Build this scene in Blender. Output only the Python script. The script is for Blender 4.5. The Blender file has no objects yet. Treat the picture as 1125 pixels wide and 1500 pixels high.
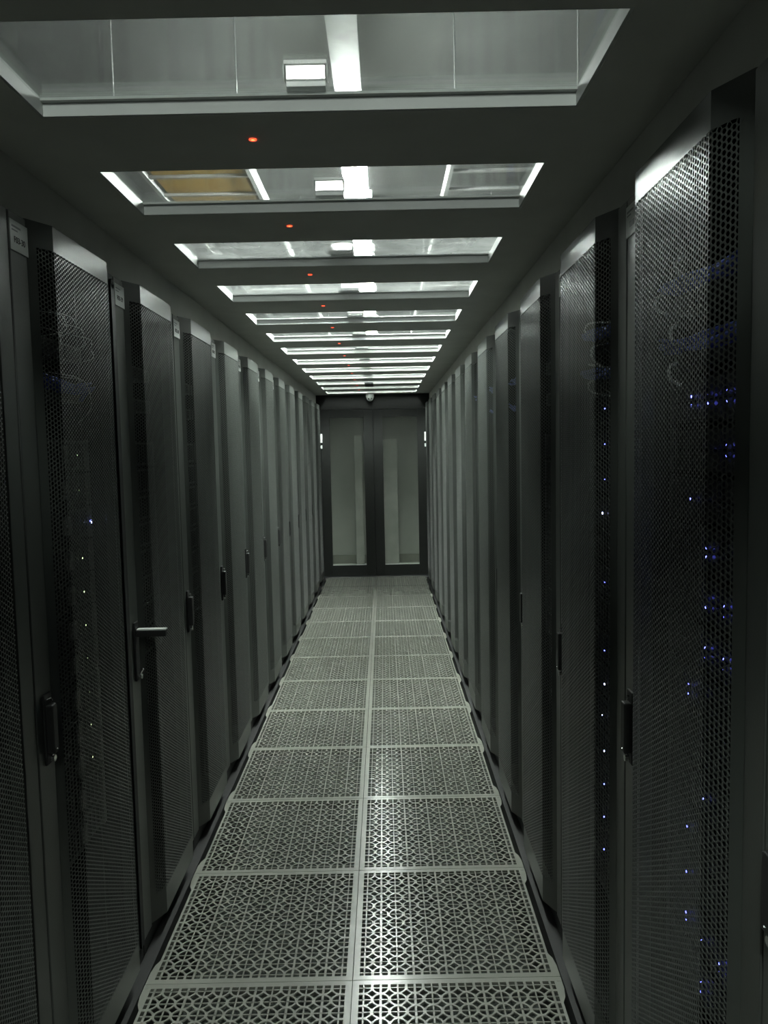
import bpy, math, random
from math import sin, cos, pi, sqrt
from mathutils import Matrix, Vector

scene = bpy.context.scene
COL = scene.collection
random.seed(7)

# ------------------------------------------------------------------ camera
CAM = (0.1222, 0.0, 1.5368)
YAW, PITCH, ROLL, FPX = -0.0015, -0.0801, 0.0206, 1157.3
def cam_rows():
    def apply(v):
        x, y, z = v
        c, s = cos(YAW), sin(YAW); x, y = c*x - s*y, s*x + c*y
        c, s = cos(PITCH), sin(PITCH); y, z = c*y + s*z, -s*y + c*z
        c, s = cos(ROLL), sin(ROLL); x, z = c*x - s*z, s*x + c*z
        return (x, y, z)
    ex, ey, ez = apply((1, 0, 0)), apply((0, 1, 0)), apply((0, 0, 1))
    right = Vector((ex[0], ey[0], ez[0])); fwd = Vector((ex[1], ey[1], ez[1])); up = Vector((ex[2], ey[2], ez[2]))
    return right, fwd, up
_r, _f, _u = cam_rows()
cd = bpy.data.cameras.new('camera'); cam = bpy.data.objects.new('camera', cd); COL.objects.link(cam)
cam.matrix_world = Matrix(((_r.x, _u.x, -_f.x, CAM[0]), (_r.y, _u.y, -_f.y, CAM[1]), (_r.z, _u.z, -_f.z, CAM[2]), (0, 0, 0, 1)))
cd.sensor_fit = 'VERTICAL'; cd.sensor_height = 36; cd.sensor_width = 27; cd.lens = FPX/1500*36
cd.clip_start = 0.02; cd.clip_end = 60
scene.camera = cam

# ------------------------------------------------------------------ light levels
LAMP = 430.0          # emission of the tubes above the aisle
LOBBY = 75          # emission of the unseen light added to brighten the lobby
w = bpy.data.worlds.new('world'); scene.world = w; w.use_nodes = True
w.node_tree.nodes['Background'].inputs[0].default_value = (0.5, 0.6, 0.5, 1)
w.node_tree.nodes['Background'].inputs[1].default_value = 0.004
vs = scene.view_settings
vs.view_transform = 'Standard'; vs.look = 'None'; vs.gamma = 1; vs.use_curve_mapping = False
vs.exposure = 0.0
scene.cycles.max_bounces = 10
scene.cycles.transparent_max_bounces = 24
scene.cycles.sample_clamp_indirect = 4.0

# ------------------------------------------------------------------ measures
HX = 0.645           # cabinet front plane
PR = 0.6375          # cabinet pitch
TILE = 0.6; TY0 = 2.1774
ZC = 2.181            # aisle ceiling underside
WP = 0.6375          # roof window pitch
WN, WF = 1.2260, 1.5711
WXL, WXR = -0.5213, 0.5083
YEND = 9.46

# ------------------------------------------------------------------ materials
def new_mat(name):
    m = bpy.data.materials.new(name); m.use_nodes = True
    return m, m.node_tree, m.node_tree.nodes['Principled BSDF']
def paint(name, col, rough=0.5, metal=0.0, spec=0.5, var=0.12, scale=6.0, bump=0.0, bscale=300):
    m, nt, b = new_mat(name)
    b.inputs['Roughness'].default_value = rough; b.inputs['Metallic'].default_value = metal
    b.inputs['Specular IOR Level'].default_value = spec
    tc = nt.nodes.new('ShaderNodeTexCoord'); n = nt.nodes.new('ShaderNodeTexNoise')
    n.inputs['Scale'].default_value = scale; n.inputs['Detail'].default_value = 4
    nt.links.new(tc.outputs['Object'], n.inputs['Vector'])
    r = nt.nodes.new('ShaderNodeValToRGB')
    r.color_ramp.elements[0].position = .3; r.color_ramp.elements[1].position = .7
    r.color_ramp.elements[0].color = [c*(1-var) for c in col] + [1]
    r.color_ramp.elements[1].color = [min(1, c*(1+var)) for c in col] + [1]
    nt.links.new(n.outputs['Fac'], r.inputs['Fac']); nt.links.new(r.outputs['Color'], b.inputs['Base Color'])
    if bump > 0:
        n2 = nt.nodes.new('ShaderNodeTexNoise'); n2.inputs['Scale'].default_value = bscale
        nt.links.new(tc.outputs['Object'], n2.inputs['Vector'])
        bp = nt.nodes.new('ShaderNodeBump'); bp.inputs['Strength'].default_value = bump; bp.inputs['Distance'].default_value = .001
        nt.links.new(n2.outputs['Fac'], bp.inputs['Height']); nt.links.new(bp.outputs['Normal'], b.inputs['Normal'])
    return m
def glow(name, col, strength):
    m, nt, b = new_mat(name)
    b.inputs['Base Color'].default_value = (*col, 1)
    b.inputs['Emission Color'].default_value = (*col, 1); b.inputs['Emission Strength'].default_value = strength
    return m
M = {}
M['black'] = paint('black_powder_coat', (0.038, 0.042, 0.038), .31, spec=1.0, var=.06, bump=.15)
M['mesh'] = paint('black_perforated_steel', (0.042, 0.046, 0.042), .33, spec=1.0, var=.05)
M['inner'] = paint('cabinet_inside', (0.012, 0.012, 0.012), .6, spec=.3)
M['ceil'] = paint('ceiling_charcoal', (0.58, 0.585, 0.55), .75, spec=.25, var=.05, bump=.2, bscale=120)
M['alu'] = paint('brushed_aluminium_trim', (0.5, 0.515, 0.5), .5, metal=.0, var=.06)
M['tile'] = paint('grey_tile_enamel', (0.195, 0.198, 0.174), .19, spec=.65, var=.05, scale=9)
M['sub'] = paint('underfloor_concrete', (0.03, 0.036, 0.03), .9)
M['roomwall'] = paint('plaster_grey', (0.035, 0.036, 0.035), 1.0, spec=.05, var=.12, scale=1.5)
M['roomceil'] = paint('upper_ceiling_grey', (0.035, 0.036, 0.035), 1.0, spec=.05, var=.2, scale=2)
M['lobbywall'] = paint('lobby_wall_green_grey', (0.44, 0.455, 0.43), .8, var=.03)
M['lobbyfloor'] = paint('lobby_floor', (0.6, 0.62, 0.57), .5)
M['base'] = paint('skirting_grey', (0.24, 0.25, 0.22), .6)
M['paleblock'] = paint('pale_block', (0.42, 0.44, 0.41), .7)
M['doorblack'] = paint('door_frame_black', (0.010, 0.011, 0.010), .5, spec=.3)
M['chrome'] = paint('chrome', (0.8, 0.8, 0.8), .18, metal=1, var=.02)
M['white'] = paint('white_plastic', (0.75, 0.76, 0.74), .35, var=.03)
M['plate'] = paint('label_paper', (0.62, 0.64, 0.63), .3, var=.03)
M['ink'] = paint('label_ink', (0.02, 0.02, 0.02), .6)
M['inkgrey'] = paint('label_small_print', (0.25, 0.26, 0.27), .6)
M['rubber'] = paint('black_rubber', (0.018, 0.018, 0.018), .5, spec=.25)
M['server'] = paint('server_bezel_black', (0.028, 0.028, 0.03), .4)
M['sled'] = paint('drive_sled_grey', (0.07, 0.07, 0.075), .35, metal=.5)
M['greytab'] = paint('grey_plastic_tab', (0.20, 0.20, 0.19), .45)
M['track'] = paint('track_grey_white', (0.36, 0.37, 0.36), .5, var=.25, scale=12)
M['zinc'] = paint('zinc_rail', (0.42, 0.42, 0.42), .4, metal=.7)
M['tray'] = paint('galvanised_tray', (0.22, 0.225, 0.22), .5, metal=.2)
M['yellow'] = paint('yellow_fibre_duct', (0.30, 0.19, 0.05), .5)
M['blue'] = paint('blue_cable_jacket', (0.03, 0.07, 0.55), .35)
M['wcable'] = paint('white_cable_jacket', (0.85, 0.86, 0.85), .35)
M['darkbox'] = paint('dark_grey_box', (0.03, 0.03, 0.033), .5)
M['lens'] = paint('camera_lens_black', (0.005, 0.005, 0.006), .08)
M['lamp'] = glow('tube_light', (0.96, 1.0, 0.97), LAMP)
M['lobbyfill'] = glow('lobby_fill_light', (0.97, 1.0, 0.95), LOBBY)
M['led_blue'] = glow('blue_led', (0.12, 0.14, 1.0), 9)
M['led_bluew'] = glow('blue_white_led', (0.45, 0.5, 1.0), 11)
M['led_green'] = glow('green_white_led', (0.65, 0.85, 0.42), 4)
M['led_red'] = glow('red_indicator', (1.0, 0.08, 0.03), 2.2)
M['led_redc'] = glow('red_indicator_centre', (1.0, 0.45, 0.12), 2.5)

def glass_mat(name, dirt_lo, dirt_hi, tint, scale):
    m = bpy.data.materials.new(name); m.use_nodes = True; nt = m.node_tree
    nt.nodes.clear()
    out = nt.nodes.new('ShaderNodeOutputMaterial')
    tr = nt.nodes.new('ShaderNodeBsdfTransparent'); tr.inputs[0].default_value = (*tint, 1)
    gl = nt.nodes.new('ShaderNodeBsdfGlossy'); gl.inputs['Roughness'].default_value = .08
    fr = nt.nodes.new('ShaderNodeFresnel'); fr.inputs['IOR'].default_value = 1.45
    mulf = nt.nodes.new('ShaderNodeMath'); mulf.operation = 'MULTIPLY'; mulf.inputs[1].default_value = .6
    tl = nt.nodes.new('ShaderNodeBsdfTranslucent'); tl.inputs[0].default_value = (.8, .84, .82, 1)
    df = nt.nodes.new('ShaderNodeBsdfDiffuse'); df.inputs[0].default_value = (.6, .63, .61, 1)
    dm = nt.nodes.new('ShaderNodeMixShader'); dm.inputs[0].default_value = .35
    m1 = nt.nodes.new('ShaderNodeMixShader'); m2 = nt.nodes.new('ShaderNodeMixShader')
    tc = nt.nodes.new('ShaderNodeTexCoord'); mp = nt.nodes.new('ShaderNodeMapping')
    mp.inputs['Scale'].default_value = (1, 1, 1); n = nt.nodes.new('ShaderNodeTexNoise')
    n.inputs['Scale'].default_value = scale; n.inputs['Detail'].default_value = 5; n.inputs['Distortion'].default_value = 1.4
    mr = nt.nodes.new('ShaderNodeMapRange'); mr.inputs['From Min'].default_value = .3; mr.inputs['From Max'].default_value = .72
    mr.inputs['To Min'].default_value = dirt_lo; mr.inputs['To Max'].default_value = dirt_hi
    L = nt.links.new
    L(tc.outputs['Object'], mp.inputs['Vector']); L(mp.outputs['Vector'], n.inputs['Vector'])
    L(n.outputs['Fac'], mr.inputs['Value'])
    L(tl.outputs[0], dm.inputs[1]); L(df.outputs[0], dm.inputs[2])
    L(mr.outputs['Result'], m1.inputs[0]); L(tr.outputs[0], m1.inputs[1]); L(dm.outputs[0], m1.inputs[2])
    L(fr.outputs[0], mulf.inputs[0]); L(mulf.outputs[0], m2.inputs[0]); L(m1.outputs[0], m2.inputs[1]); L(gl.outputs[0], m2.inputs[2])
    L(m2.outputs[0], out.inputs['Surface'])
    return m
M['glass'] = glass_mat('dusty_roof_glass', .004, .018, (.9, .93, .91), 5)
M['glassdusty'] = glass_mat('smeared_roof_glass', .012, .035, (.9, .93, .91), 7)
M['glassheavy'] = glass_mat('heavily_smeared_roof_glass', .06, .55, (.9, .93, .91), 6)
M['glasshazy'] = glass_mat('hazy_roof_glass', .04, .14, (.9, .93, .91), 5)
M['doorglass'] = glass_mat('door_glass', .01, .04, (.74, .76, .74), 3)

# ------------------------------------------------------------------ mesh helpers
class MB:
    def __init__(s): s.v = []; s.f = []
    def add(s, vs, fs):
        o = len(s.v); s.v += [tuple(p) for p in vs]; s.f += [tuple(i+o for i in f) for f in fs]; return s
    def box(s, x0, x1, y0, y1, z0, z1):
        return s.add([(x0,y0,z0),(x1,y0,z0),(x1,y1,z0),(x0,y1,z0),(x0,y0,z1),(x1,y0,z1),(x1,y1,z1),(x0,y1,z1)],
                     [(0,3,2,1),(4,5,6,7),(0,1,5,4),(1,2,6,5),(2,3,7,6),(3,0,4,7)])
    def prism(s, poly, z0, z1):          # polygon in x,y counter-clockwise
        n = len(poly)
        return s.add([(x,y,z0) for x,y in poly] + [(x,y,z1) for x,y in poly],
                     [tuple(range(n-1,-1,-1)), tuple(range(n,2*n))] + [(i,(i+1)%n,(i+1)%n+n,i+n) for i in range(n)])
    def tube(s, pts, r, n=6):
        pts = [Vector(p) for p in pts]; rings = []
        for i, p in enumerate(pts):
            d = (pts[min(i+1,len(pts)-1)] - pts[max(i-1,0)]).normalized()
            a = d.cross(Vector((0,0,1)));
            if a.length < 1e-3: a = d.cross(Vector((1,0,0)))
            a.normalize(); b = d.cross(a)
            rings.append([p + (a*cos(2*pi*k/n) + b*sin(2*pi*k/n))*r for k in range(n)])
        vs = [q for R in rings for q in R]; m = len(pts)
        fs = [(i*n+k, i*n+(k+1)%n, (i+1)*n+(k+1)%n, (i+1)*n+k) for i in range(m-1) for k in range(n)]
        fs += [tuple(range(n-1,-1,-1)), tuple(range((m-1)*n, m*n))]
        return s.add(vs, fs)
    def cyl(s, c0, c1, r, n=16): return s.tube([c0, c1], r, n)
    def ball(s, c, r, sx=1, sy=1, sz=1, nu=16, nv=10, v0=0, v1=pi):
        vs = []; fs = []
        for j in range(nv+1):
            t = v0 + (v1-v0)*j/nv
            for i in range(nu):
                a = 2*pi*i/nu; vs.append((c[0]+r*sx*sin(t)*cos(a), c[1]+r*sy*sin(t)*sin(a), c[2]+r*sz*cos(t)))
        for j in range(nv):
            for i in range(nu): fs.append((j*nu+i, (j+1)*nu+i, (j+1)*nu+(i+1)%nu, j*nu+(i+1)%nu))
        return s.add(vs, fs)
    def mesh(s, name):
        me = bpy.data.meshes.new(name); me.from_pydata(s.v, [], s.f); me.update(); return me

def obj(name, mb, mat, parent=None, loc=(0,0,0), smooth=False, bevel=0):
    me = mb if isinstance(mb, bpy.types.Mesh) else mb.mesh(name)
    if not me.materials: me.materials.append(mat)
    if smooth: me.polygons.foreach_set('use_smooth', [True]*len(me.polygons))
    o = bpy.data.objects.new(name, me); COL.objects.link(o); o.location = loc
    if parent: o.parent = parent
    if bevel:
        b = o.modifiers.new('bevel', 'BEVEL'); b.width = bevel; b.segments = 2; b.limit_method = 'ANGLE'
    return o
def empty(name, loc=(0,0,0), rz=0):
    o = bpy.data.objects.new(name, None); COL.objects.link(o); o.location = loc; o.rotation_euler = (0,0,rz)
    o.empty_display_size = .05; return o
def tag(o, label, cat, group=None):
    o['label'] = label; o['category'] = cat
    if group: o['group'] = group
    return o
def struct(name, mb, mat, label=None, **k):
    o = obj(name, mb, mat, **k); o['kind'] = 'structure'
    if label: o['label'] = label
    return o
def copy_tree(o, parent=None):
    c = o.copy(); COL.objects.link(c); c.parent = parent
    for ch in list(o.children): copy_tree(ch, c)
    return c
ORD = ['nearest', 'second', 'third', 'fourth', 'fifth', 'sixth', 'seventh', 'eighth', 'ninth', 'tenth', 'eleventh', 'twelfth', 'thirteenth', 'fourteenth', 'fifteenth', 'sixteenth']

# ================================================================== SETTING
ROOMX, ROOMZ, YB, YF = 3.2, 3.7, -2.6, 15.0
YLW = 10.6
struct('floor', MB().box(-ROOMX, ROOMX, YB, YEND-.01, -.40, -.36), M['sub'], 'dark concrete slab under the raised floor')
struct('trim_1', MB().box(-.66, -.608, YB, YEND-.06, -.36, -.006), M['rubber'], 'dark strip along the left floor edge')
struct('trim_2', MB().box(.608, .66, YB, YEND-.06, -.36, -.006), M['rubber'], 'dark strip along the right floor edge')
struct('floor', MB().box(-ROOMX, ROOMX, YEND-.01, YF, -.04, 0), M['lobbyfloor'], 'grey lobby floor beyond the glass doors')
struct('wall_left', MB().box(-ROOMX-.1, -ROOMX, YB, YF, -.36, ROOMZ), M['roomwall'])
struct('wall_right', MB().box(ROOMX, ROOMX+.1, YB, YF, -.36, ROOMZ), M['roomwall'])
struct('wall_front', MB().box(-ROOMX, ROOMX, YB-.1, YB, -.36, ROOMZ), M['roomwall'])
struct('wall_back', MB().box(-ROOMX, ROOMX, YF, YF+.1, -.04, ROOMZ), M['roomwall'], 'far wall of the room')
struct('wall_back_1', MB().box(-1.6, 1.6, YLW, YLW+.08, -.0, 2.40), M['lobbywall'], 'pale lobby wall seen through the glass doors')
struct('wall_back_2', MB().box(-1.6, -1.52, YEND+.3, YLW, 0, 2.40), M['lobbywall'], 'side wall of the lobby')
struct('wall_back_3', MB().box(1.52, 1.6, YEND+.3, YLW, 0, 2.40), M['lobbywall'], 'side wall of the lobby')
struct('ceiling', MB().box(-1.6, 1.6, YEND+.10, YLW+.08, 2.40, 2.45), M['roomceil'], 'lobby ceiling')
struct('baseboard_back', MB().box(-1.52, 1.52, YLW-.02, YLW, 0, .115), M['base'])
struct('ceiling', MB().box(-ROOMX, ROOMX, YB, YF, ROOMZ, ROOMZ+.1), M['roomceil'], 'grey upper ceiling of the room')

# dark aisle ceiling: side borders and one cross beam between every two roof windows
KW0, KW1 = -4, 12
cm = MB(); ZT = ZC + .034
ya = WN + WP*KW0 - .2; yb = YEND + .06
cm.box(-.70, WXL, ya, yb, ZC, ZT); cm.box(WXR, .70, ya, yb, ZC, ZT)
prev = ya
for k in range(KW0, KW1+1):
    cm.box(WXL, WXR, prev, WN+WP*k, ZC, ZT); prev = WF + WP*k
cm.box(WXL, WXR, prev, yb, ZC, ZT)
cm.box(-.70, -.672, ya, yb, 2.054, ZC); cm.box(.672, .70, ya, yb, 2.054, ZC)
struct('ceiling', cm, M['ceil'], 'charcoal aisle ceiling with glazed openings')

# roof windows
def roof_window(k, first=None):
    t = .006; y0 = WN + WP*k; y1 = WF + WP*k
    if first is None:
        fr = MB(); d = y1-y0
        fr.box(WXL, WXL+t, 0, d, ZC+.001, ZC+.032); fr.box(WXR-t, WXR, 0, d, ZC+.001, ZC+.032)
        fr.box(WXL+t, WXR-t, 0, t, ZC+.001, ZC+.032); fr.box(WXL+t, WXR-t, d-t, d, ZC+.001, ZC+.032)
        fr.box(WXL+t, WXR-t, d-t-.012, d-t, ZC+.026, ZC+.031)
        o = struct('window_1', fr, M['alu'], loc=(0, y0, 0))
        gl = obj('glass_pane', MB().box(WXL+t, WXR-t, t, d-t-.012, ZC+.027, ZC+.031), M['glass'], o)
        b = MB(); cx = -.010
        b.box(cx-.037, cx+.037, d-.035, d-.006, ZC+.0335, ZC+.044)
        b.box(cx-.040, cx+.040, d-.040, d-.004, ZC+.072, ZC+.080)
        b.box(cx-.042, cx-.039, d-.038, d-.012, ZC+.049, ZC+.074); b.box(cx+.039, cx+.042, d-.038, d-.012, ZC+.049, ZC+.074)
        br = obj('magnet_bracket', b, M['white'], o, bevel=.0012)
        obj('magnet_lock', MB().box(cx-.038, cx+.038, d-.038, d-.006, ZC+.044, ZC+.072), M['chrome'], o, bevel=.002)
        return o
    o = copy_tree(first); o.location = (0, y0, 0); return o
w0 = roof_window(0); wins = {0: w0}
for k in range(KW0, KW1+1):
    if k != 0: wins[k] = roof_window(k, w0)
dusty = None
for k in (2, 3, 6, 7, 8, 10, 11, 12):
    for c in wins[k].children:
        if c.name.startswith('glass_pane'):
            if dusty is None: dusty = c.data.copy(); dusty.materials[0] = M['glassdusty']
            c.data = dusty
            if k == 2: c.data = dusty.copy(); c.data.materials[0] = M['glassheavy']
            if k == 3: c.data = dusty.copy(); c.data.materials[0] = M['glasshazy']
for i, k in enumerate(sorted(wins)):
    o = wins[k]; o.name = 'window_%d' % (i+1)
# header above the doors, jambs
hd = MB(); hd.box(-.70, .70, YEND-.02, YEND+.05, 2.008, ZC-.001)
hd.box(-.70, .70, YEND+.05, YEND+.10, 2.03, 2.45)
struct('trim_3', hd, M['doorblack'], 'black header above the glass doors')
jm = MB(); jm.box(-.70, -.632, YEND-.02, YEND+.05, 0, 2.03)
struct('trim_4', jm, M['doorblack'], 'black left door post')
jm = MB(); jm.box(.632, .70, YEND-.02, YEND+.05, 0, 2.03)
struct('trim_5', jm, M['doorblack'], 'black right door post')
struct('trim_6', MB().box(-.63, .63, YEND-.03, YEND+.05, -.03, .012), M['darkbox'], 'dark door sill')

# glass doors at the end
def leaf(n, x0, x1, gx0, gx1):
    y0, y1 = YEND-.01, YEND+.035; z0, z1, g0, g1 = .014, 2.005, .142, 1.912
    m = MB(); m.box(x0, gx0, y0, y1, z0, z1); m.box(gx1, x1, y0, y1, z0, z1)
    m.box(gx0, gx1, y0, y1, z0, g0); m.box(gx0, gx1, y0, y1, g1, z1)
    o = struct('door_%d' % n, m, M['doorblack'], bevel=.002)
    if n == 1: obj('meeting_strip', MB().box(-.02, .02, YEND+.035, YEND+.042, z0, z1), M['rubber'], o)
    obj('glass_pane', MB().box(gx0+.001, gx1-.001, YEND+.010, YEND+.016, g0+.001, g1-.001), M['doorglass'], o)
    b = MB(); b.box(gx0, gx1, y0+.002, y0+.009, g0, g0+.007)  # pale strip stands in for the bright reflection on the lower glass edge
    s = obj('glass_edge_glint', b, M['alu'], o); s['label'] = 'pale strip painting the reflection along the glass foot'
leaf(1, -.628, -.003, -.520, -.114)
leaf(2, .003, .628, .112, .524)
# pale upright blocks in the lobby, drawing the pale strips behind the glass
def column(x0, x1, label, h):
    m = MB(); m.box(x0, x1, 10.45, 10.575, 0, h)
    tag(obj('column', m, M['paleblock'], bevel=.01), label, 'column')
column(-.275, -.165, 'slim pale upright block in the lobby behind the left glass door', 1.72)
column(.09, .30, 'pale upright block in the lobby behind the right glass door', 1.66)

# ================================================================== LIGHTS OVER THE AISLE
LX, LZ = .004, 3.00
m = MB(); m.box(LX-.055, LX+.055, -1.8, 14.0, LZ+.012, LZ+.05)
for y in [-1.5 + 1.2*i for i in range(13)]: m.cyl((LX, y, LZ+.05), (LX, y, ROOMZ), .004, 6)
tag(obj('lighting_track', m, M['track']), 'long white track running above the glass roof of the aisle', 'light track')
LAMPS = [(-2.0, -1.3), (-.6, -.2), (3.58, 4.65), (4.9, 5.85), (6.12, 7.3), (8.35, 8.9), (9.5, 10.3)]
for i, (y0, y1) in enumerate(LAMPS):
    t = empty('ceiling_light', (LX, (y0+y1)/2, LZ-.03)); h = (y1-y0)/2
    tag(t, ('bright white tube light above the roof glass, %s from the camera' % (ORD[i-2] if i > 1 else '')) if i > 1 else
        'white tube light above the roof just overhead, outside the picture' if i else 'white tube light above the roof behind the camera', 'light', 'tube lights over the aisle')
    lm = MB(); lm.box(-.060, .060, -h, h, -.07, .034)
    obj('light_tube', lm, M['lamp'], t, bevel=.006)
    c = MB(); c.box(-.079, .079, -h-.02, -h, 0, .042)
    obj('end_cap', c, M['white'], t)
    obj('end_cap', MB().box(-.079, .079, h, h+.02, 0, .042), M['white'], t)
t = empty('ceiling_light', (0, 10.0, 2.21)); tag(t, 'added light out of view in the lobby beyond the glass doors', 'light')  # unseen lamp added to light the lobby wall
obj('light_tube', MB().box(-.6, .6, -.05, .05, 0, .04), M['lobbyfill'], t)
obj('lamp_skirt', MB().box(-.62, .62, -.07, .07, .04, .19).box(-.62, .62, -.085, -.07, -.24, .19).box(-.62, .62, .07, .085, -.24, .19), M['white'], t)  # deep skirts added to keep light off the upper lobby wall

# cable trays above the roof
def tray(x0, x1, y0, y1, z, label):
    t = empty('cable_tray', ((x0+x1)/2, (y0+y1)/2, z)); tag(t, label, 'cable tray')
    hw = (x1-x0)/2; hl = (y1-y0)/2
    for x in (-hw, hw-.022): obj('side_rail', MB().box(x, x+.022, -hl, hl, 0, .08), M['tray'], t)
    n = int(2*hl/.3)
    for i in range(n): y = -hl + .15 + i*.3; obj('rung', MB().box(-hw+.022, hw-.022, y-.012, y+.012, .005, .02), M['tray'], t)
    for y in (-hl+.3, -hl*.33, hl*.33, hl-.3):
        for x in (-hw-.004, hw+.004): obj('hanger_rod', MB().cyl((x, y, .02), (x, y, ROOMZ-z), .004, 6), M['tray'], t)
    return t
tray(-1.13, -.55, 3.62, 13.5, 3.00, 'galvanised cable tray hanging above the left side of the glass roof')
tray(.50, 1.08, 3.62, 13.5, 3.00, 'galvanised cable tray hanging above the right side of the glass roof')
tag(obj('fibre_duct', MB().box(-1.09, -.60, 3.7, 5.2, 3.022, 3.09), M['yellow'], bevel=.008), 'yellow brown cable duct lying in the left tray above the roof glass', 'cable duct')

# ================================================================== FLOOR TILES
def tile_mesh():
    s = .0485; n = 11; off = (TILE - n*s)/2; strip = .0135; R1 = .0204; H = s/2; tt = .46*H; c = H + tt; zt = 0.0; zb = -.004
    wv, wh = .0022, .0016
    mb = MB()
    thT = math.atan2(tt, H); ths = [0, thT*.5, thT, pi/4, pi/2-thT, pi/2-thT*.5, pi/2]
    def outer(th):
        a, b = cos(th), sin(th); v = c/(a+b)
        if a > 1e-6: v = min(v, H/a)
        if b > 1e-6: v = min(v, H/b)
        return v
    for i in range(n+1):
        for j in range(n+1):
            nx = off + i*s; ny = off + j*s; wvi = wv*1.5 if i % 2 else wv
            for sx in (-1, 1):
                for sy in (-1, 1):
                    if (i == 0 and sx < 0) or (i == n and sx > 0) or (j == 0 and sy < 0) or (j == n and sy > 0): continue
                    o = len(mb.v); flip = sx*sy < 0
                    for th in ths:
                        ro = outer(th)
                        for r, z in ((R1, zt), (ro, zt), (R1, zb), (ro, zb)):
                            mb.v.append((nx+sx*r*cos(th), ny+sy*r*sin(th), z))
                    for k in range(len(ths)-1):
                        a, b = o+4*k, o+4*(k+1)
                        q = [(a, a+1, b+1, b), (a, b, b+2, a+2)]
                        if 2 <= k <= 3: q.append((a+1, a+3, b+3, b+1))
                        for f in q: mb.f.append(f[::-1] if flip else f)
            # ribs across the node
            x0 = nx-(R1 if i > 0 else strip+.001); x1 = nx+(R1 if i < n else strip+.001)
            y0 = ny-(R1 if j > 0 else strip+.001); y1 = ny+(R1 if j < n else strip+.001)
            mb.box(nx-wvi, nx+wvi, y0, y1, zb, zt-.0004); mb.box(x0, x1, ny-wh, ny+wh, zb, zt-.0004)
    a0 = off-strip; a1 = TILE-off+strip
    # thin rail between the border strip of small holes and the pattern; half nodes there
    for k in range(n):
        for (p0, p1) in ((off+k*s+R1, off+(k+1)*s-R1),):
            mb.box(a0, off+.0012, p0, p1, zb, zt); mb.box(TILE-off-.0012, a1, p0, p1, zb, zt)
            mb.box(p0, p1, a0, off+.0012, zb, zt); mb.box(p0, p1, TILE-off-.0012, a1, zb, zt)
    g = .0008; zd = -.03
    mb.box(g, TILE-g, g, a0, zd, zt); mb.box(g, TILE-g, a1, TILE-g, zd, zt)
    mb.box(g, a0, a0, a1, zd, zt); mb.box(a1, TILE-.012, a0, a1, zd, zt)
    # corner tabs on the outer (cabinet) side
    mb.add([(TILE-.013, g, zt-.0005), (TILE+.003, g, zt-.0005), (TILE+.003, .05, zt-.0005), (TILE-.002, .085, zt-.0005), (TILE-.013, .11, zt-.0005)], [(0,1,2,3,4)])
    mb.add([(TILE-.013, TILE-g, zt-.0005), (TILE+.003, TILE-g, zt-.0005), (TILE+.003, TILE-.05, zt-.0005), (TILE-.002, TILE-.085, zt-.0005), (TILE-.013, TILE-.11, zt-.0005)], [(4,3,2,1,0)])
    return mb.mesh('perforated_tile')
tile_me = tile_mesh()
tile_me.materials.append(M['tile'])
rows = list(range(-6, 12))      # row j spans TY0+.6*j .. TY0+.6*(j+1)
for j in rows:
    y = TY0 + TILE*j
    for side in (-1, 1):
        o = bpy.data.objects.new('floor_tile', tile_me); COL.objects.link(o)
        if side > 0: o.location = (0, y, 0)
        else: o.location = (0, y+TILE, 0); o.rotation_euler = (0, 0, pi)
        nm = 'right' if side > 0 else 'left'
        fromdoor = 12 - j
        if j >= -1:
            lab = 'perforated grey floor tile in the %s column, %s row from the glass doors' % (nm, 'first' if fromdoor == 1 else ORD[fromdoor-1])
        else:
            lab = 'perforated grey floor tile of the %s column underneath or behind the camera' % nm
        tag(o, lab, 'floor tile', 'perforated floor tiles in the aisle' if j >= -1 else 'floor tiles %s below the camera' % nm)
# last filler to the sill
fy = TY0 + TILE*12
if YEND-.03 - fy > .004:
    struct('trim_7', MB().box(-.6, .6, fy+.001, YEND-.031, -.02, 0), M['tile'], 'narrow grey floor strip before the doors')

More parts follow.
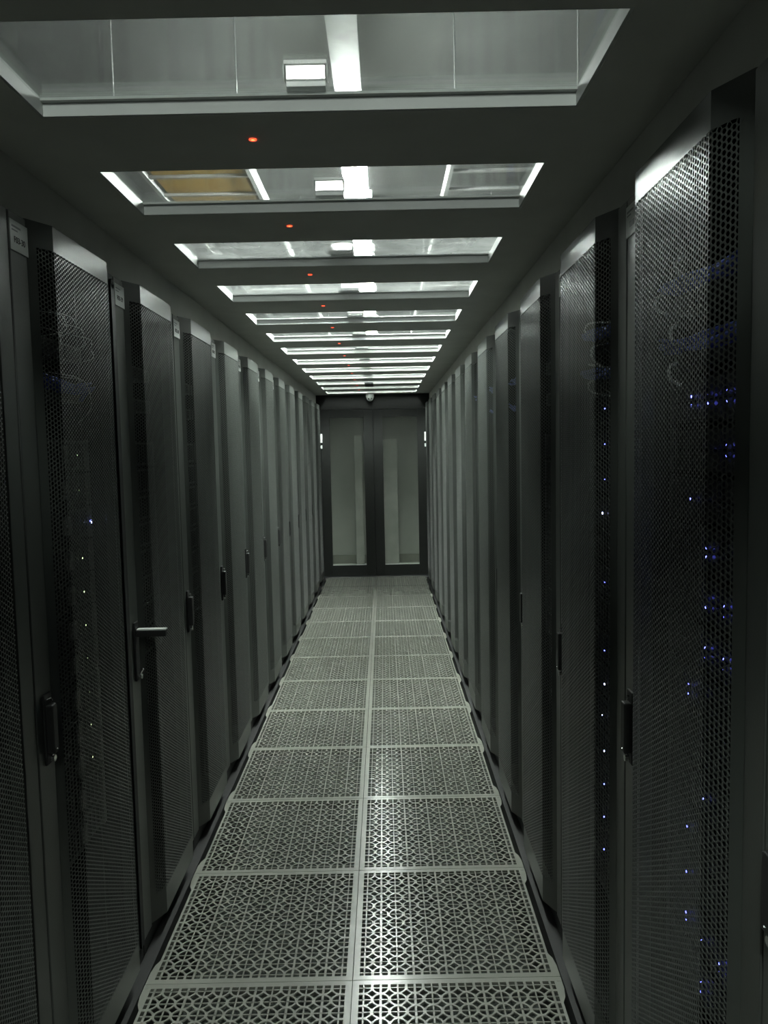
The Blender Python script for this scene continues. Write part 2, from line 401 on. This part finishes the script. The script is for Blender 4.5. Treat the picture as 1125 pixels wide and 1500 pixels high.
# ================================================================== CABINETS
def smap(s):     # arc length across the door -> (u, v)
    P = [(.087, 0.0), (.150, .033), (.500, .033), (.570, 0.0)]
    for (a, b) in zip(P, P[1:]):
        L = math.hypot(b[0]-a[0], b[1]-a[1])
        if s <= L + 1e-9 or b == P[-1]: t = s/L; return (a[0]+(b[0]-a[0])*t, a[1]+(b[1]-a[1])*t)
        s -= L
L1 = math.hypot(.063, .033); L3 = math.hypot(.07, .033); LT = L1+.35+L3
DZ0, DZ1 = .05, 2.05
MZ0, MZ1, MS0, MS1 = .13, 1.998, .022, LT-.020
def door_mesh_me():
    mb = MB(); a = .0101; dx = a*sqrt(3)/2; ro = a/sqrt(3); ri = ro*.75; T = .0012
    ang = [k*pi/3 for k in range(6)]
    nc = int((MS1-MS0)/dx); nr = int((MZ1-MZ0)/a)
    V = mb.v; F = mb.f
    vid = {}
    def vert(s, z, off=0.0):
        key = (round(s*1e5), round(z*1e5), off)
        if key in vid: return vid[key]
        u, v = smap(s); V.append((u, -v+off, z)); vid[key] = len(V)-1; return vid[key]
    for i in range(nc):
        s = MS0 + dx*(i+.5)
        for j in range(nr):
            z = MZ0 + a*(j+.5) + (a/2 if i % 2 else 0)
            O = [vert(s+ro*cos(t), z+ro*sin(t)) for t in ang]
            u, v = smap(s)
            base = len(V)
            for t in ang:
                uu, vv = smap(s+ri*cos(t)); V.append((uu, -vv, z+ri*sin(t)))
            for t in ang:
                uu, vv = smap(s+ri*cos(t)); V.append((uu, -vv+T, z+ri*sin(t)))
            for k in range(6):
                k2 = (k+1) % 6
                F.append((O[k], O[k2], base+k2, base+k)); F.append((base+k, base+k2, base+6+k2, base+6+k))
    return mb.mesh('perforated_sheet')
def door_frame_mb():
    mb = MB(); T = .0015; e = .0006
    ss = [0, L1*.5, L1, L1+.35, L1+.35+L3*.5, LT]
    def strip(s0, s1, z0, z1, e=e):
        pts = [s0] + [s for s in ss if s0+1e-4 < s < s1-1e-4] + [s1]
        for p, q in zip(pts, pts[1:]):
            (u0, v0), (u1, v1) = smap(p), smap(q)
            mb.prism([(u0, -v0+e), (u1, -v1+e), (u1, -v1+e+T), (u0, -v0+e+T)], z0, z1)
    strip(0, MS0+.004, DZ0, DZ1); strip(MS1-.006, LT, DZ0, DZ1)
    strip(MS0+.004, MS1-.006, DZ0, MZ0+.006); strip(MS0+.004, MS1-.006, MZ1-.004, DZ1)
    # flat top and bottom closing plates and the returns at the two long edges
    poly = [(.087, 0.02), (.570, 0.02), (.570, .001), (.500, -.0325), (.150, -.0325), (.087, .001)]
    mb.prism(poly, DZ1-.0015, DZ1); mb.prism(poly, DZ0, DZ0+.0015)
    mb.box(.087, .0885, .002, .02, DZ0, DZ1); mb.box(.5685, .570, .002, .02, DZ0, DZ1)
    return mb
mesh_me = door_mesh_me(); mesh_me.materials.append(M['mesh'])

def body_mb():
    m = MB(); u0, u1 = .003, .6345; D = 1.10
    m.box(u0, u0+.002, .02, D, .03, 2.05); m.box(u1-.002, u1, .02, D, .03, 2.05)
    m.box(u0, u1, .02, D, 2.046, 2.052); m.box(u0, u1, .0, D, .0, .045)
    m.box(u0, u1, D-.003, D, .03, 2.05)
    return m
def frame_mb():
    m = MB()
    m.box(.003, .083, -.002, .03, .045, 2.046)
    m.box(.573, .6345, -.002, .03, .045, 2.046)
    m.box(.083, .573, .012, .03, 2.03, 2.046)
    return m
def text_mesh(body, size):
    cu = bpy.data.curves.new('t', 'FONT'); cu.body = body; cu.size = size; cu.align_x = 'CENTER'; cu.align_y = 'CENTER'; cu.extrude = .0003
    o = bpy.data.objects.new('t', cu); COL.objects.link(o)
    dg = bpy.context.evaluated_depsgraph_get(); me = bpy.data.meshes.new_from_object(o.evaluated_get(dg))
    bpy.data.objects.remove(o); bpy.data.curves.remove(cu)
    for v in me.vertices: x, y, z = v.co; v.co = (x, -z, y)
    return me

cab0 = empty('server_cabinet')
_b = obj('cabinet_body', body_mb(), M['inner'], cab0)
_f = obj('front_frame', frame_mb(), M['black'], cab0, bevel=.0025)
for _a, _b2, _c in ((.066, .082, .095), (.560, .082, .095), (.066, .95, .97), (.560, .95, .97)):
    obj('mounting_rail', MB().box(_a, _a+.012, _b2, _c, .06, 2.02), M['inner'], cab0)
_d = obj('door', door_frame_mb(), M['black'], cab0)
obj('perforated_sheet', mesh_me, M['mesh'], _d)
h = MB(); h.box(.036, .062, -.023, -.004, .875, .985); h.box(.030, .068, -.008, -.002, .85, 1.01)
_h = obj('handle', h, M['rubber'], _d, bevel=.003)
k = MB(); k.cyl((.049, -.005, .862), (.049, -.018, .862), .0075, 14); k.tube([(.049, -.011, .866), (.050, -.022, .885)], .003, 8)
_k = obj('lock', k, M['chrome'], _d); _k['label'] = 'chrome lock cylinder'
k = MB().tube([(.044, -.006, .996), (.050, -.014, .999), (.056, -.014, .992)], .0022, 6)
_k = obj('handle_latch', k, M['chrome'], _d); _k['label'] = 'small chrome latch hook'
pl = MB().box(.002, .084, -.005, -.0025, 1.965, 2.028)
_p = obj('label_plate', pl, M['plate'], cab0, bevel=.0008)
obj('small_print', MB().box(.010, .050, -.0054, -.005, 2.013, 2.017).box(.010, .036, -.0054, -.005, 2.006, 2.009), M['inkgrey'], _p)

def put_text(cab, txt):
    if not txt: return
    p = [c for c in cab.children if c.name.startswith('label_plate')][0]
    me = text_mesh(txt, .0185); me.materials.append(M['ink'])
    o = bpy.data.objects.new('label_text', me); COL.objects.link(o); o.parent = p; o.location = (.043, -.0054, 1.988)

cabs = {}
U0L, U0R = 1.67, 1.704
specs = [('L', i) for i in range(-5, 12)] + [('R', i) for i in range(-4, 13)]
NUML = {-1: None}
first = True
for side, i in specs:
    c = cab0 if first else copy_tree(cab0); first = False
    if side == 'L': c.location = (-HX, U0L + PR*i, 0); c.rotation_euler = (0, 0, pi/2)
    else: c.location = (HX, U0R + PR*i, 0); c.rotation_euler = (0, 0, -pi/2)
    cabs[(side, i)] = c
    vis = (side == 'L' and i >= 0) or (side == 'R' and i >= 0)
    sd = 'left' if side == 'L' else 'right'
    if vis:
        extra = {('L', 0): ', plate reads F03-30, nearest full one', ('L', 1): ', plate reads F03-29, lever handle swung out',
                 ('R', 0): ', nearest full one with many blue lights', ('R', 1): ', the second, with one column of blue lights',
                 ('L', 11): ', the last one beside the glass doors', ('R', 12): ', the last one beside the glass doors'}.get((side, i), ', %s from the camera' % ORD[i])
        tag(c, 'black mesh-door cabinet in the %s row%s' % (sd, extra), 'server cabinet', '%s row of server cabinets' % sd)
    elif i == -1:
        tag(c, 'black server cabinet at the %s edge of the picture, only a strip showing' % sd, 'server cabinet', '%s row of server cabinets' % sd)
    else:
        tag(c, 'black server cabinet of the %s row, %s one out of view beside the camera' % (sd, ORD[-i-2]), 'server cabinet', '%s cabinets outside the picture' % sd)
for i in range(0, 12): put_text(cabs[('L', i)], 'F03-%02d' % (30-i))
for i in range(0, 5): 
    p = [c for c in cabs[('R', i)].children if c.name.startswith('label_plate')][0]
    obj('label_text', MB().box(.028, .058, -.0054, -.005, 1.982, 1.994), M['inkgrey'], p)
# open lever on the second left cabinet
dC = [c for c in cabs[('L', 1)].children if c.name.split('.')[0] == 'door'][0]
for c in list(dC.children):
    if c.name.startswith('handle') and not c.name.startswith('handle_latch'): bpy.data.objects.remove(c)
h = MB(); h.box(.030, .068, -.008, -.002, .85, 1.03); h.box(.038, .060, -.098, -.006, .985, 1.004)
o = obj('handle', h, M['rubber'], dC, bevel=.003); o['label'] = 'black lever handle standing straight out'
o = obj('handle_glint', MB().box(.038, .060, -.098, -.010, 1.0045, 1.009), M['white'], dC, bevel=.001); o['label'] = 'chrome upper edge of the lever, its shine painted white'  # white bar paints the glint on the chrome lever top
g = MB(); g.box(-.040, -.012, -.008, -.0025, .05, 2.018); g.cyl((-.026, -.008, 2.018), (-.026, -.0025, 2.018), .014, 20)
o = obj('gasket', g, M['rubber'], cabs[('L', 1)]); o['label'] = 'black rubber edge gasket with rounded top'

# ================================================================== RACK CONTENTS
PU = .0935
def server_proto(style):
    t = empty('rack_server'); w0, w1 = .080, .558; hh = PU-.006
    obj('chassis', MB().box(w0, w1, .078, .82, 0, hh), M['inner'], t)
    for a in (.064, w1-.002): obj('mounting_ear', MB().box(a, a+.018, .070, .078, 0, hh), M['greytab'] if style == 'tab' else M['sled'], t)
    f = MB()
    if style == 'sled':
        b = MB(); b.box(0, .073, 0, .0055, 0, .036)
        b.box(.062, .068, -.0035, 0, .003, .033); b.box(.005, .056, -.0012, 0, .004, .012); b.box(.005, .056, -.0012, 0, .016, .024)
        me = b.mesh('drive_bay'); me.materials.append(M['server']); me.materials.append(M['sled'])
        for p in me.polygons: p.material_index = 1 if 6 <= p.index < 12 else 0
        for q in range(6):
            for r_ in range(2): obj('drive_bay', me, M['server'], t, loc=(w0+.006+q*.0785, .0725, .005+r_*.041))
    else:
        for q in range(16):
            a = w0+.004+q*.0295; f.box(a, a+.026, .0735, .080, .006, .012); 
            f.box(a, a+.005, .0735, .080, .012, hh-.010)
        f.box(w0+.004, w1-.004, .0735, .080, hh-.010, hh-.004)
        obj('bezel', f, M['server'], t)
    if style == 'tab':
        obj('pull_tab', MB().box(.385, .42, .066, .0735, .022, .070), M['greytab'], t, bevel=.002)['label'] = 'grey front tab'
    return t
protos = {}
def place_server(side, i, zc, style, leds, label, group):
    if style not in protos: protos[style] = server_proto(style); s = protos[style]
    else:
        src = protos[style]; s = src.copy(); COL.objects.link(s)
        for k_ in list(s.keys()): del s[k_]
        for ch in list(src.children):
            if not ch.name.startswith('indicator'): c = ch.copy(); COL.objects.link(c); c.parent = s
    cb = cabs[(side, i)]; s.location = (cb.location.x, cb.location.y, zc-PU/2+.003); s.rotation_euler = cb.rotation_euler
    tag(s, label, 'server', group)
    for (u, dz, mat, sz) in leds:
        l = MB().ball((u, .0655, PU/2-.003+dz), sz, 1, .9, 1.35, 8, 6)
        obj('indicator_light', l, M[mat], s)
def in_dir(i): return 'nearest' if i == 0 else ORD[i]
# right nearest cabinet
R0 = {0: [(.344, 1), (.264, 1), (.184, 1)], 1: [(.344, 1), (.264, 0)], 2: [(.184, -1)], 3: [(.264, 1)], 4: [(.264, 1), (.344, 1)],
      5: [(.264, 1), (.344, 1)], 6: [(.184, 1)], 7: [], 8: [(.264, -1)], 9: [(.184, -1)], 10: [(.184, -1)], 11: [(.184, 1), (.264, -1), (.344, 1)], 12: [(.264, 1)]}
for q in range(13):
    leds = []
    for u, kind in R0[q]:
        if kind == 1: leds += [(u, .0085, 'led_blue', .0019), (u, -.0085, 'led_blue', .0019)]
        elif kind == -1: leds += [(u, 0, 'led_blue', .0017)]
        else: leds += [(u, 0.004, 'led_blue', .0009)]
    place_server('R', 0, 1.615-PU*q, 'sled', leds, 'drive-bay server in nearest right cabinet, %s unit down%s' % ('topmost' if q == 0 else ORD[q], ' with paired blue lights' if any(k_ == 1 for _, k_ in R0[q]) else ''), 'drive servers in the nearest right cabinet')
for q in range(15):
    z = 1.631-PU*q; dark = q in (4, 6, 14)
    leds = [] if dark else [(.23 if q not in (3, 9) else .21, 0, 'led_bluew' if q in (3, 8, 9, 10) else 'led_blue', .0024 if q in (3, 8) else .0018)]
    place_server('R', 1, z, 'plain', leds, 'black server in the second right cabinet, %s unit down%s' % ('topmost' if q == 0 else ORD[q], '' if dark else ' with one blue light'), 'servers in the second right cabinet')
for q in range(12):
    z = 1.535-PU*q
    if q == 2: leds = [(.56, 0, 'led_bluew', .0034), (.552, .002, 'led_blue', .002)]
    elif q < 10: leds = [(.48, 0, 'led_green', .0017)]
    else: leds = []
    place_server('L', 0, z, 'tab', leds, 'server with grey tab in nearest left cabinet, %s unit down%s' % ('topmost' if q == 0 else ORD[q], ' with bright blue light' if q == 2 else ''), 'tabbed servers in the nearest left cabinet')
for side, i in (('R', 2), ('R', 3), ('L', 1), ('L', 2)):
    for q in range(8):
        place_server(side, i, 1.535-PU*q, 'plain', [], 'unlit black server in the %s %s cabinet, %s unit down' % (ORD[i], 'right' if side == 'R' else 'left', 'topmost' if q == 0 else ORD[q]), 'unlit servers in the %s %s cabinet' % (ORD[i], 'right' if side == 'R' else 'left'))

# switches and cables near the top of the cabinets
def local_to_world(cb, p):
    a = cb.rotation_euler.z; x, y, z = p
    return (cb.location.x + x*cos(a)-y*sin(a), cb.location.y + x*sin(a)+y*cos(a), z)
sw0 = None
def place_switch(side, i, z, label):
    global sw0
    if sw0 is None:
        sw0 = s = empty('network_switch')
        obj('chassis', MB().box(.080, .558, .079, .40, 0, .044).box(.064, .082, .076, .079, 0, .044).box(.556, .576, .076, .079, 0, .044), M['server'], s)
        p = MB(); p.box(.095, .530, .078, .0795, .004, .038)
        for q in range(12):
            for r_ in (0, 1): p.box(.10+q*.036, .10+q*.036+.024, .0765, .079, .006+r_*.018, .006+r_*.018+.012)
        obj('port_panel', p, M['rubber'], s)
    else: s = copy_tree(sw0)
    cb = cabs[(side, i)]; s.location = (cb.location.x, cb.location.y, z); s.rotation_euler = cb.rotation_euler
    tag(s, label, 'network switch', 'network switches near the cabinet tops')
def bundle(side, i, z, n, mat, label, u0=.10, u1=.54, sag=.012, slope=0.0, r=.0030, name='network_cable_bundle', drop=True, spread=.012):
    cb = cabs[(side, i)]; m = MB()
    for q in range(n):
        oy = random.uniform(.030, .060); oz = random.uniform(-spread, spread); ph = random.random()*6
        a = u0 + random.uniform(0, .02); b = u1 - random.uniform(0, .02)
        pts = []
        if drop: pts.append((a, .072, z+oz*.3-.012))
        for k_ in range(13):
            t = k_/12; pts.append((a+(b-a)*t, oy+.004*sin(ph+t*7), z+oz-sag*sin(pi*t)+slope*t+.004*sin(ph*2+t*9)))
        if drop: pts.append((b+.012, .072, z+oz-.03))
        m.tube(pts, r, 6)
    me = m.mesh(name); o = obj(name, me, M[mat], smooth=True); o.location = (cb.location.x, cb.location.y, 0); o.rotation_euler = cb.rotation_euler
    tag(o, label, 'cable bundle', 'cable bundles in the cabinets'); return o
def loop(side, i, pts, label, mat='wcable', r=.0024):
    cb = cabs[(side, i)]; P = []
    for a, b in zip(pts, pts[1:]):
        for k_ in range(5): t = k_/5; P.append(tuple(a[j]+(b[j]-a[j])*t for j in range(3)))
    P.append(pts[-1])
    for _ in range(4):
        P = [P[0]] + [tuple((P[k_-1][j]+2*P[k_][j]+P[k_+1][j])/4 for j in range(3)) for k_ in range(1, len(P)-1)] + [P[-1]]
    o = obj('patch_cable', MB().tube(P, r, 6), M[mat], smooth=True); o.location = (cb.location.x, cb.location.y, 0); o.rotation_euler = cb.rotation_euler
    tag(o, label, 'cable', 'patch cables in the cabinets')
def sname(side, i): return '%s %s cabinet' % (ORD[i], 'right' if side == 'R' else 'left')
for side, i in [('R', k_) for k_ in range(0, 8)] + [('L', k_) for k_ in (0, 1, 2, 6)]:
    for z, w_ in ((1.79, 'upper'), (1.68, 'lower')):
        place_switch(side, i, z, '%s black network switch in the %s' % (w_, sname(side, i)))
for side, i, zs in (('R', 0, (1.845, 1.730)), ('R', 1, (1.838, 1.733)), ('R', 3, (1.823, 1.712)), ('R', 4, (1.83, 1.72)), ('R', 5, (1.83,))):
    for z, w_ in zip(zs, ('upper', 'lower')):
        bundle(side, i, z, 14 if i == 0 else 10, 'blue', '%s bundle of blue network cables in the %s' % (w_, sname(side, i)), slope=-.01)
bundle('L', 0, 1.722, 12, 'blue', 'bundle of blue network cables in the nearest left cabinet', slope=-.004, u0=.22)
# white cables
loop('R', 0, [(.185, .046, 1.885), (.200, .026, 1.870), (.215, .026, 1.850), (.222, .046, 1.838)], 'short white cable over the upper blue bundle in the nearest right cabinet', r=.0035)
loop('R', 0, [(.165, .046, 1.765), (.175, .026, 1.750), (.190, .026, 1.725), (.195, .046, 1.712)], 'white cable crossing the lower blue bundle in the nearest right cabinet', r=.0035)
loop('R', 0, [(.160, .046, 1.692), (.168, .026, 1.680), (.182, .026, 1.655), (.188, .046, 1.645)], 'white cable below the lower blue bundle in the nearest right cabinet', r=.0035)
loop('R', 0, [(.090, .046, 1.835), (.095, .026, 1.825), (.105, .026, 1.800), (.108, .046, 1.790)], 'white cable end at the far side of the nearest right cabinet', r=.003)
loop('R', 1, [(.30, .07, 1.845), (.27, .02, 1.850), (.22, .02, 1.852), (.15, .03, 1.842), (.12, .07, 1.83)], 'white cable along the top blue bundle in the second right cabinet')
loop('R', 1, [(.24, .07, 1.80), (.26, .02, 1.79), (.27, .02, 1.75), (.26, .07, 1.73)], 'white cable hanging between blue bundles in the second right cabinet')
loop('R', 1, [(.20, .07, 1.745), (.23, .02, 1.748), (.27, .02, 1.74), (.30, .07, 1.73)], 'white cable on the lower blue bundle in the second right cabinet')
loop('R', 1, [(.20, .07, 1.72), (.22, .02, 1.70), (.26, .02, 1.67), (.29, .069, 1.66)], 'lowest white cable in the second right cabinet')
loop('R', 2, [(.40, .07, 1.86), (.44, .02, 1.865), (.50, .02, 1.868), (.53, .07, 1.86)], 'upper white cable in the third right cabinet')
loop('R', 2, [(.40, .07, 1.78), (.44, .02, 1.76), (.49, .02, 1.71), (.50, .02, 1.66), (.50, .069, 1.64)], 'curved white cable in the third right cabinet')
loop('R', 3, [(.42, .07, 1.85), (.44, .02, 1.84), (.45, .02, 1.80), (.45, .07, 1.78)], 'upper white cable in the fourth right cabinet')
loop('R', 3, [(.42, .07, 1.70), (.45, .02, 1.67), (.50, .02, 1.60), (.51, .066, 1.56)], 'hanging white cable in the fourth right cabinet')
loop('R', 3, [(.46, .07, 1.70), (.48, .02, 1.67), (.52, .02, 1.62), (.53, .066, 1.58)], 'second hanging white cable in the fourth right cabinet')
loop('R', 4, [(.42, .07, 1.76), (.46, .02, 1.75), (.49, .02, 1.70), (.50, .07, 1.66)], 'white cable in the fifth right cabinet')
loop('R', 4, [(.46, .07, 1.68), (.49, .02, 1.66), (.53, .02, 1.60), (.54, .066, 1.56)], 'lower white cable in the fifth right cabinet', r=.003)
for q, (dz, i) in enumerate(((0, 6), (0, 7), (.01, 8), (0, 9), (-.01, 11))):
    loop('R', i, [(.44, .07, 1.83+dz), (.47, .0, 1.835+dz), (.53, .0, 1.82+dz), (.55, .0, 1.79+dz), (.53, .0, 1.765+dz), (.46, .07, 1.77+dz)], 'white cable loop in the %s' % sname('R', i), r=.006)
    loop('R', i, [(.44, .07, 1.70+dz), (.48, .0, 1.69+dz), (.53, .0, 1.64+dz), (.54, .066, 1.61+dz)], 'lower white cable in the %s' % sname('R', i), r=.004)
# nearest left cabinet white squiggles
for q, P in enumerate([[(.30, .07, 1.89), (.32, .02, 1.885), (.34, .02, 1.855), (.32, .02, 1.84), (.30, .07, 1.83)],
                       [(.36, .07, 1.90), (.38, .02, 1.89), (.41, .02, 1.86), (.40, .07, 1.84)],
                       [(.43, .07, 1.88), (.45, .02, 1.87), (.44, .02, 1.84), (.47, .02, 1.83), (.48, .07, 1.81)],
                       [(.50, .07, 1.86), (.52, .02, 1.85), (.49, .02, 1.82), (.53, .02, 1.80), (.54, .07, 1.79)],
                       [(.28, .07, 1.85), (.29, .02, 1.84), (.30, .02, 1.80), (.29, .07, 1.77)],
                       [(.40, .07, 1.74), (.44, .02, 1.735), (.47, .02, 1.71), (.49, .02, 1.66), (.50, .069, 1.62)],
                       [(.33, .07, 1.745), (.38, .02, 1.738), (.43, .02, 1.73), (.46, .07, 1.72)]]):
    loop('L', 0, P, 'thin white cable in the nearest left cabinet, %s' % ['leftmost upper loop', 'tallest upper strand', 'middle squiggle', 'squiggle nearest the far side', 'short strand on the near side', 'strand hanging below the blue bundle', 'strand lying on the blue bundle'][q], r=.0012)
loop('L', 2, [(.18, .07, 1.93), (.13, .03, 1.92), (.12, .03, 1.90), (.15, .07, 1.89)], 'thin white cable in the third left cabinet', r=.0015)
loop('L', 6, [(.50, .07, 1.86), (.15, .0, 1.86), (.12, -.004, 1.85), (.14, .07, 1.84)], 'white cable at the near side of the seventh left cabinet', r=.006)
loop('L', 6, [(.12, .07, 1.80), (.11, .01, 1.79), (.14, .0, 1.73), (.15, .066, 1.70)], 'short white cable hanging in the seventh left cabinet', r=.005)

# ================================================================== SMALL THINGS
for k_ in range(0, 12):
    y = 1.6931 + WP*k_
    t = empty('indicator_lamp', (-.1361, y, ZC)); 
    tag(t, 'tiny red glowing indicator on the ceiling beam, %s from the camera' % ORD[k_], 'indicator light', 'red indicators on the ceiling beams')
    ring = MB(); n = 20; ri, ro = .0045, .0078
    for (r, z) in ((ri, -.0022), (ro, -.0022), (ro, 0), (ri, 0)):
        for a in range(n): ring.v.append((r*cos(2*pi*a/n), r*.85*sin(2*pi*a/n), z))
    for q in range(4):
        for a in range(n): ring.f.append((q*n+a, q*n+(a+1)%n, ((q+1)%4)*n+(a+1)%n, ((q+1)%4)*n+a))
    obj('glow_ring', ring, M['led_red'], t)
    obj('cover', MB().cyl((0, 0, -.0012), (0, 0, 0), .0045, 16), M['led_redc'] if k_ < 2 else M['led_red'], t)
# control box under the ceiling
tag(obj('control_box', MB().box(-.052, .030, 7.66, 8.02, ZC-.022, ZC-.0005), M['darkbox'], bevel=.004), 'dark box under the far ceiling beams', 'box')
# dome camera
t = empty('security_camera', (-.028, 9.32, ZC-.02)); tag(t, 'small white dome camera under the ceiling before the glass doors', 'camera')
b = MB(); b.cyl((0, 0, .02), (0, 0, -.022), .048, 24); obj('camera_base', b, M['white'], t)
d = MB().ball((0, 0, -.022), .043, 1, 1, 1.1, 24, 12, pi/2, pi); obj('camera_dome', d, M['white'], t, smooth=True)
e = MB(); e.ball((-.014, -.034, -.040), .010, 1, .6, 1, 12, 8); e.ball((.016, -.034, -.038), .008, 1, .6, 1, 12, 8)
obj('camera_lens', e, M['lens'], t, smooth=True)
# access readers on the door posts
for sx, nm in ((-1, 'left'), (1, 'right')):
    t = empty('access_reader', (sx*.618, YEND-.06, 1.62)); tag(t, 'pale access reader on the %s side of the glass doors' % nm, 'access reader')
    obj('reader_body', MB().box(-.012, .012, 0, .04, 0, .105), M['white'], t, bevel=.003)
    o = obj('push_button', MB().box(-.010, .010, .005, .04, -.07, -.03), M['plate'], t, bevel=.003)
